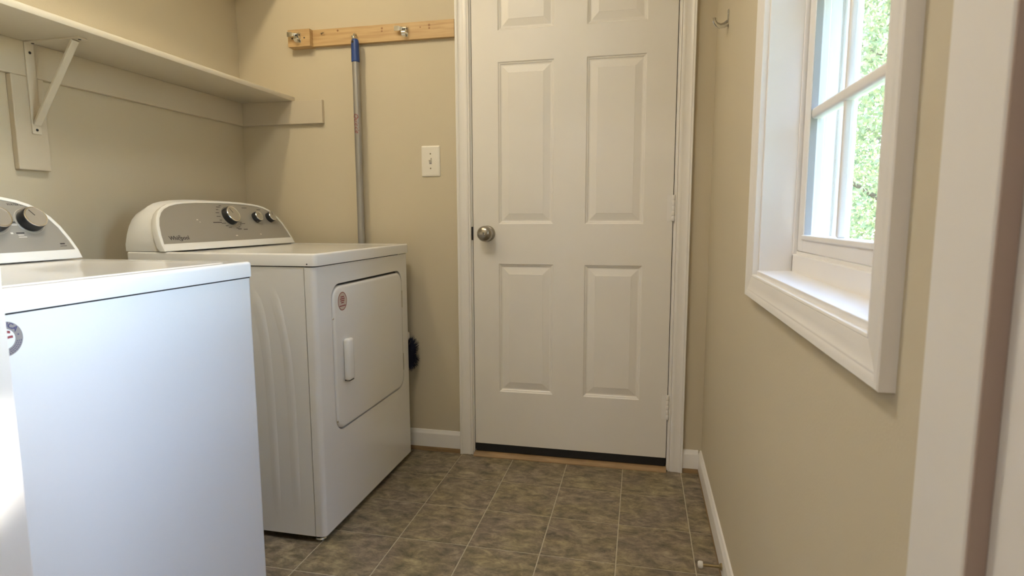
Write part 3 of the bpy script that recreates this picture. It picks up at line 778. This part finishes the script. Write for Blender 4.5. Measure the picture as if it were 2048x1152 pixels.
def clip(x, yf, z):
    c = ob('tool_clip', box(B(), x - .012, x + .012, yf - .002, yf, z - .024, z + .016, .001), 'zinc', rail, label='shiny zinc spring tool clip')
    bm = B()
    box(bm, x - .0115, x - .0095, yf - .020, yf, z - .010, z + .014, .0006); box(bm, x + .0095, x + .0115, yf - .020, yf, z - .010, z + .014, .0006)
    ob('ear', bm, 'zinc', c)
    tubep = [(x - .013, yf - .012, z + .004), (x + .013, yf - .012, z + .004)]
    ob('pivot', tube(B(), tubep, .003, 10), 'black_plastic', c, smooth=True)
    # curved spring tongue below, flat lever to the left
    L = []
    for q in range(10):
        a = math.radians(-60 + 150 * q / 9); L.append((yf - .012 - .013 * math.cos(a), z - .012 - .013 * math.sin(a)))
    bm = B(); loft(bm, [[(x - .008, y, zz), (x + .008, y, zz), (x + .008, y + .0014, zz), (x - .008, y + .0014, zz)] for y, zz in L])
    ob('tongue', bm, 'chrome', c, smooth=True)
    bm = B(); L = [(x - .008, yf - .014, z + .004), (x - .015, yf - .018, z + .005), (x - .020, yf - .020, z + .006), (x - .040, yf - .022, z + .006)]
    hw = [.005, .006, .0095, .0095]
    loft(bm, [[(px_, py_, pz_ - h), (px_, py_, pz_ + h), (px_ + .0006, py_ - .0016, pz_ + h), (px_ + .0006, py_ - .0016, pz_ - h)] for (px_, py_, pz_), h in zip(L, hw)])
    ob('lever', bm, 'chrome', c, smooth=True)
clip(-1.446, WB - .045, 1.806)
clip(-.971, WB - .019, 1.806)
hk = ob('screw_hook', tube(B(), [(-1.192, WB - .019, 1.806), (-1.192, WB - .030, 1.806), (-1.192, WB - .038, 1.801), (-1.191, WB - .042, 1.791), (-1.190, WB - .043, 1.782), (-1.190, WB - .050, 1.776), (-1.189, WB - .057, 1.780), (-1.189, WB - .058, 1.790)], .0042, 10), 'zinc', rail, smooth=True)

# ------------------------------------------------------------------ broom hanging from the rail
BX, BY = -1.186, WB - .043
br = empty('push_broom', (BX, BY, .40), 'grey push broom with a blue grip hanging beside the dryer', 'broom')
ob('grip', lathe(B(), [(0, 0), (.0135, 0), (.0172, .003), (.0172, .010), (.0165, .06), (.0165, .078), (.0145, .090), (.0110, .0945), (.0085, .095)], (BX, BY, 1.686), (0, 0, 1), 24), 'grip_blue', br, smooth=True)
ob('grip_hole', lathe(B(), [(.0055, 0), (.0055, .001), (0, .001)], (BX - .003, BY - .0158, 1.7665), (-.35, -1, .2), 14), 'dark_gap', br)
ob('pole', lathe(B(), [(0, 0), (.0148, 0), (.0148, 1.19), (0, 1.19)], (BX, BY, .508), (0, 0, 1), 24), 'pole_grey', br, smooth=True)
lt = text_bm('Quickie', .026, (BX + .001, BY - .0152, 1.437), (.05, 0, -1), (1, 0, .05), .0003, 'CENTER', .3, 0.0)
for v in lt.verts:
    dx = v.co.x - BX; v.co.y = BY - math.sqrt(max(.0152 ** 2 - dx * dx, 1e-6)) - (.0003 if v.co.y < BY - .0152 else 0)
ob('lettering', lt, 'print_red', br, norm=False, label='red script lettering on the pole')
# head: narrow block with a fringe of navy bristles
HX0, HX1 = -1.40, -.966
bm = B(); box(bm, HX0 + .01, HX1 - .012, BY - .018, BY + .018, .505, .545, .010, 3)
ob('head', bm, 'rubber_white', br, smooth=True)
bm = B(); L = []
ns = 44
for q in range(ns + 1):
    t = q / ns; x = HX0 + (HX1 - HX0) * t
    e = math.sin(math.pi * min(1, max(0, .5 - abs(t - .5)) / .16) / 2) if abs(t - .5) > .34 else 1
    L.append((x, .46 + .045 * e, .46 - .075 * e))
loft(bm, [[(x, BY - .026, zl), (x, BY + .026, zl), (x, BY + .020, zh), (x, BY - .020, zh)] for x, zh, zl in L])
ob('bristle_core', bm, 'bristle_navy', br)
bm = B()
for q in range(2200):
    t = random.random(); x = HX0 + (HX1 - HX0) * t
    end = random.random() < .45
    y = BY + random.uniform(-.026, .026)
    if end:
        a = random.uniform(-1.25, 1.25); s = random.choice((-1, 1)); cx = HX1 - .03 if s > 0 else HX0 + .03
        p0 = Vector((cx, y, .46 - .01)); d = Vector((s * math.cos(a), 0, math.sin(a))); ln = .036 + .016 * random.random() + .035 * abs(math.sin(a))
    else:
        p0 = Vector((x, y, .47)); d = Vector((random.uniform(-.2, .2), 0, -1)); ln = .08 + .012 * random.random()
    p1 = p0 + d * ln + Vector((0, random.uniform(-.004, .004), 0)); wv = Vector((-d.z, 0, d.x)) * .0011
    bm.faces.new([bm.verts.new(p) for p in (p0 - wv, p0 + wv, p1 + wv * .4, p1 - wv * .4)])
ob('bristles', bm, 'bristle_navy', br, norm=False, kind='stuff')

# ------------------------------------------------------------------ light switch
sw = empty('light_switch', (-.878, WB, 1.278), 'white toggle light switch left of the door', 'light switch')
X0, X1, Z0, Z1 = -.917, -.8355, 1.2125, 1.3405
o = rrect(X0, X1, Z0, Z1, .004, 3)
ob('plate', loft(B(), [[(x, WB, z) for x, z in o], [(x, WB - .003, z) for x, z in o], [(x, WB - .0055, z) for x, z in rin(X0, X1, Z0, Z1, .004, .003, 3)], [(x, WB - .006, z) for x, z in rin(X0, X1, Z0, Z1, .004, .008, 3)]]), 'switch_plastic', sw, smooth=True)
xm = (X0 + X1) / 2; zm = (Z0 + Z1) / 2
ob('slot', box(B(), xm - .0052, xm + .0052, WB - .0064, WB - .0055, zm - .0125, zm + .0125), 'sticker_grey', sw)
bm = B(); loft(bm, [[(xm - .0045, WB - .006, zm - .008), (xm + .0045, WB - .006, zm - .008), (xm + .0045, WB - .006, zm + .008), (xm - .0045, WB - .006, zm + .008)],
                    [(xm - .0036, WB - .018, zm + .003), (xm + .0036, WB - .018, zm + .003), (xm + .0036, WB - .0165, zm + .013), (xm - .0036, WB - .0165, zm + .013)]])
ob('toggle', bm, 'switch_plastic', sw)
for z in (zm - .0302, zm + .0302): ob('screw', lathe(B(), [(0, 0), (.0031, 0), (.0026, .0008), (0, .0008)], (xm, WB - .006, z), (0, -1, 0), 12), 'brushed_nickel', sw)

# ------------------------------------------------------------------ coat hook and door stop on the right wall
ch = empty('coat_hook', (WR, 2.072, 1.668), 'small double metal coat hook high on the right wall', 'coat hook')
ob('plate', box(B(), WR - .003, WR, 2.064, 2.080, 1.650, 1.700, .0012), 'brushed_nickel', ch, smooth=True)
ob('prong', tube(B(), [(WR - .002, 2.072, 1.664), (WR - .012, 2.071, 1.656), (WR - .024, 2.070, 1.653), (WR - .036, 2.069, 1.658), (WR - .043, 2.068, 1.668), (WR - .044, 2.068, 1.676)], [.0058, .0058, .0054, .005, .0046, .0054], 10), 'brushed_nickel', ch, smooth=True)
ob('prong', tube(B(), [(WR - .002, 2.070, 1.656), (WR - .014, 2.055, 1.645), (WR - .028, 2.044, 1.640), (WR - .040, 2.038, 1.644), (WR - .047, 2.035, 1.652), (WR - .049, 2.034, 1.657)], [.0058, .0058, .0054, .005, .0046, .0054], 10), 'chrome', ch, smooth=True)
ds = empty('door_stop', (WR - .0125, 1.648, .045), 'brass rod door stop with a white rubber tip on the baseboard', 'door stop')
ob('base', lathe(B(), [(0, 0), (.010, 0), (.010, .003), (.006, .008), (0, .008)], (WR - .0125, 1.648, .046), (-1, 0, 0), 16), 'brass', ds, smooth=True)
ob('rod', tube(B(), [(WR - .018, 1.648, .046), (WR - .068, 1.650, .044)], .0038, 10), 'brass', ds, smooth=True)
ob('tip', lathe(B(), [(0, 0), (.0085, 0), (.0105, .003), (.0105, .010), (.008, .014), (0, .0145)], (WR - .064, 1.650, .044), (-1, .04, -.04), 16), 'rubber_white', ds, smooth=True)

# ------------------------------------------------------------------ ceiling light (above the frame)
LX, LY = -1.315, 1.42
cl = empty('ceiling_light', (LX, LY, CEIL), 'two bulb ceiling light above the dryer', 'ceiling light')
ob('canopy', lathe(B(), [(0, 0), (.075, 0), (.075, -.006), (.06, -.014), (0, -.016)], (LX, LY, CEIL), (0, 0, 1), 32), 'trim_paint', cl, smooth=True)
for s in (-1, 1):
    ob('socket', lathe(B(), [(0, 0), (.016, 0), (.016, .022), (0, .022)], (LX, LY + s * .075, CEIL - .036), (0, 0, 1), 16), 'rubber_white', cl, smooth=True)
    b_ = B(); bmesh.ops.create_icosphere(b_, subdivisions=3, radius=.033, matrix=Matrix.Translation((LX, LY + s * .075, CEIL - .068)))
    ob('bulb', b_, 'bulb_glow', cl, smooth=True)
ob('arm', box(B(), LX - .012, LX + .012, LY - .085, LY + .085, CEIL - .026, CEIL - .012, .003), 'trim_paint', cl)

# fill lights added above the frame: one in the room, one in the hall behind the viewpoint
def fill_light(x, y, watts, col, label):
    hl = empty('fill_light', (x, y, CEIL), label, 'ceiling light', 'added fill lights')
    ob('rim', lathe(B(), [(0, 0), (.20, 0), (.20, -.020), (.185, -.024), (.185, -.012), (0, -.012)], (x, y, CEIL), (0, 0, 1), 40), 'trim_paint', hl, smooth=True)
    la = bpy.data.lights.new('fill_lamp', 'AREA'); la.shape = 'DISK'; la.size = .36; la.energy = watts; la.color = col
    lo = bpy.data.objects.new('fill_lamp', la); C.objects.link(lo); lo.location = (x, y, CEIL - .026)
fill_light(-.72, 1.05, ROOM_W, (1, .94, .82), 'round fill light added between the window and the washer')
fill_light(-.75, -.75, HALL_W, (1, .93, .88), 'round fill light added in the hall behind the viewpoint')

# ------------------------------------------------------------------ outdoors
GZ = -.65
bm = B(); box(bm, WX + .02, 30, -22, 34, GZ - .2, GZ)
ob('ground', bm, 'grass', label='grassy yard outside the window', cat='ground', kind='structure')
PATCH = Vector((OXL, .460, .790))                 # sun fleck on the left jamb passes between the leaves
def leaves(name, centers, radii, n, m, parent, size):
    ctr = np.array(centers); rad = np.array(radii)
    idx = rng.integers(0, len(ctr), n)
    d = rng.normal(size=(n, 3)); d /= np.linalg.norm(d, axis=1)[:, None]
    r = rad[idx] * (rng.random(n) ** .45)
    p = ctr[idx] + d * r[:, None] * np.array([1, 1, .8])
    # keep a gap in the canopy
    sd = np.array(SUN_DIR); rel = p - np.array(PATCH); t = rel @ sd
    dist = np.linalg.norm(rel - t[:, None] * sd, axis=1)
    vert = np.abs((rel - t[:, None] * sd)[:, 2])
    p = p[~((dist < .22) & (vert < .068))]
    n = len(p)
    a = rng.normal(size=(n, 3)); a /= np.linalg.norm(a, axis=1)[:, None]
    b = np.cross(a, rng.normal(size=(n, 3))); b /= np.linalg.norm(b, axis=1)[:, None]
    s = size * (.7 + .6 * rng.random(n))[:, None]
    og = np.array(ORG[parent.name]); p = p - og
    V = np.stack([p - a * s, p + b * s * .45, p + a * s, p - b * s * .45], 1).reshape(-1, 3)
    me = bpy.data.meshes.new(name)
    me.vertices.add(4 * n); me.vertices.foreach_set('co', V.astype(np.float32).ravel())
    me.loops.add(4 * n); me.loops.foreach_set('vertex_index', np.arange(4 * n, dtype=np.int32))
    me.polygons.add(n); me.polygons.foreach_set('loop_start', np.arange(0, 4 * n, 4, dtype=np.int32)); me.polygons.foreach_set('loop_total', np.full(n, 4, dtype=np.int32))
    me.update(); me.validate(); me.materials.append(MATS[m])
    o = bpy.data.objects.new(name, me); C.objects.link(o); o.parent = parent; o['kind'] = 'stuff'
    return o
def tree(x, y, h, cr, m, label, n=9000, low=.25, nb=9, size=.065):
    t = empty('garden_tree', (x, y, GZ), label, 'tree', 'trees outside the window')
    tube_pts = [(x, y, GZ), (x + .05, y, GZ + h * .3), (x - .04, y + .05, GZ + h * .62), (x, y, GZ + h * .85)]
    ob('trunk', tube(B(), tube_pts, [.16, .12, .08, .03], 10), 'bark', t, smooth=True)
    cs_, rs = [], []
    for q in range(nb):
        a = q * 2.4; zz = GZ + h * (low + (1 - low) * (q + .5) / nb); k_ = math.sin(math.pi * min(1, .25 + .72 * (q + .5) / nb))
        rr = cr * .62 * k_ * random.uniform(.75, 1.05)
        c = (x + rr * math.cos(a), y + rr * math.sin(a), zz); cs_.append(c); rs.append(cr * random.uniform(.42, .62))
        ob('branch', tube(B(), [(x, y, zz - .25 * h / 4), ((x + c[0]) / 2, (y + c[1]) / 2, zz - .05), c], [.035, .025, .01], 6), 'bark', t)
    leaves('crown', cs_, rs, n, m, t, size)
tree(3.3, 9.0, 6.4, 2.0, 'leaf_yellow_green', 'yellow green leafy tree seen through the window', 42000, .10, 16, .040)
tree(6.55, 5.30, 7.9, 1.5, 'leaf_green', 'tall slender green tree added to block the sun', 44000, .56, 18, .10)  # unseen tree added, its crown shaped to block the sun
tree(5.6, 15.5, 9.0, 3.2, 'leaf_green', 'big green tree farthest back in the yard', 40000, .05, 16, .07)
tree(.9, 13.0, 4.0, 1.5, 'leaf_green', 'low green tree near the house corner', 9000, .05, 10)
tree(4.9, -1.9, 7.5, 1.6, 'leaf_dark', 'dark evergreen tree added to block sky behind the slim evergreen', 18000, .03, 14, .09)  # unseen evergreens added to cut sky light through the window
tree(9.6, -1.0, 8.5, 2.3, 'leaf_dark', 'wide dark evergreen tree added to block sky beyond the near evergreen', 18000, .03, 14)
tree(1.95, -1.4, 6.2, 1.15, 'leaf_dark', 'slim dark evergreen tree added to block sky beside the house wall', 16000, .03, 14, .09)
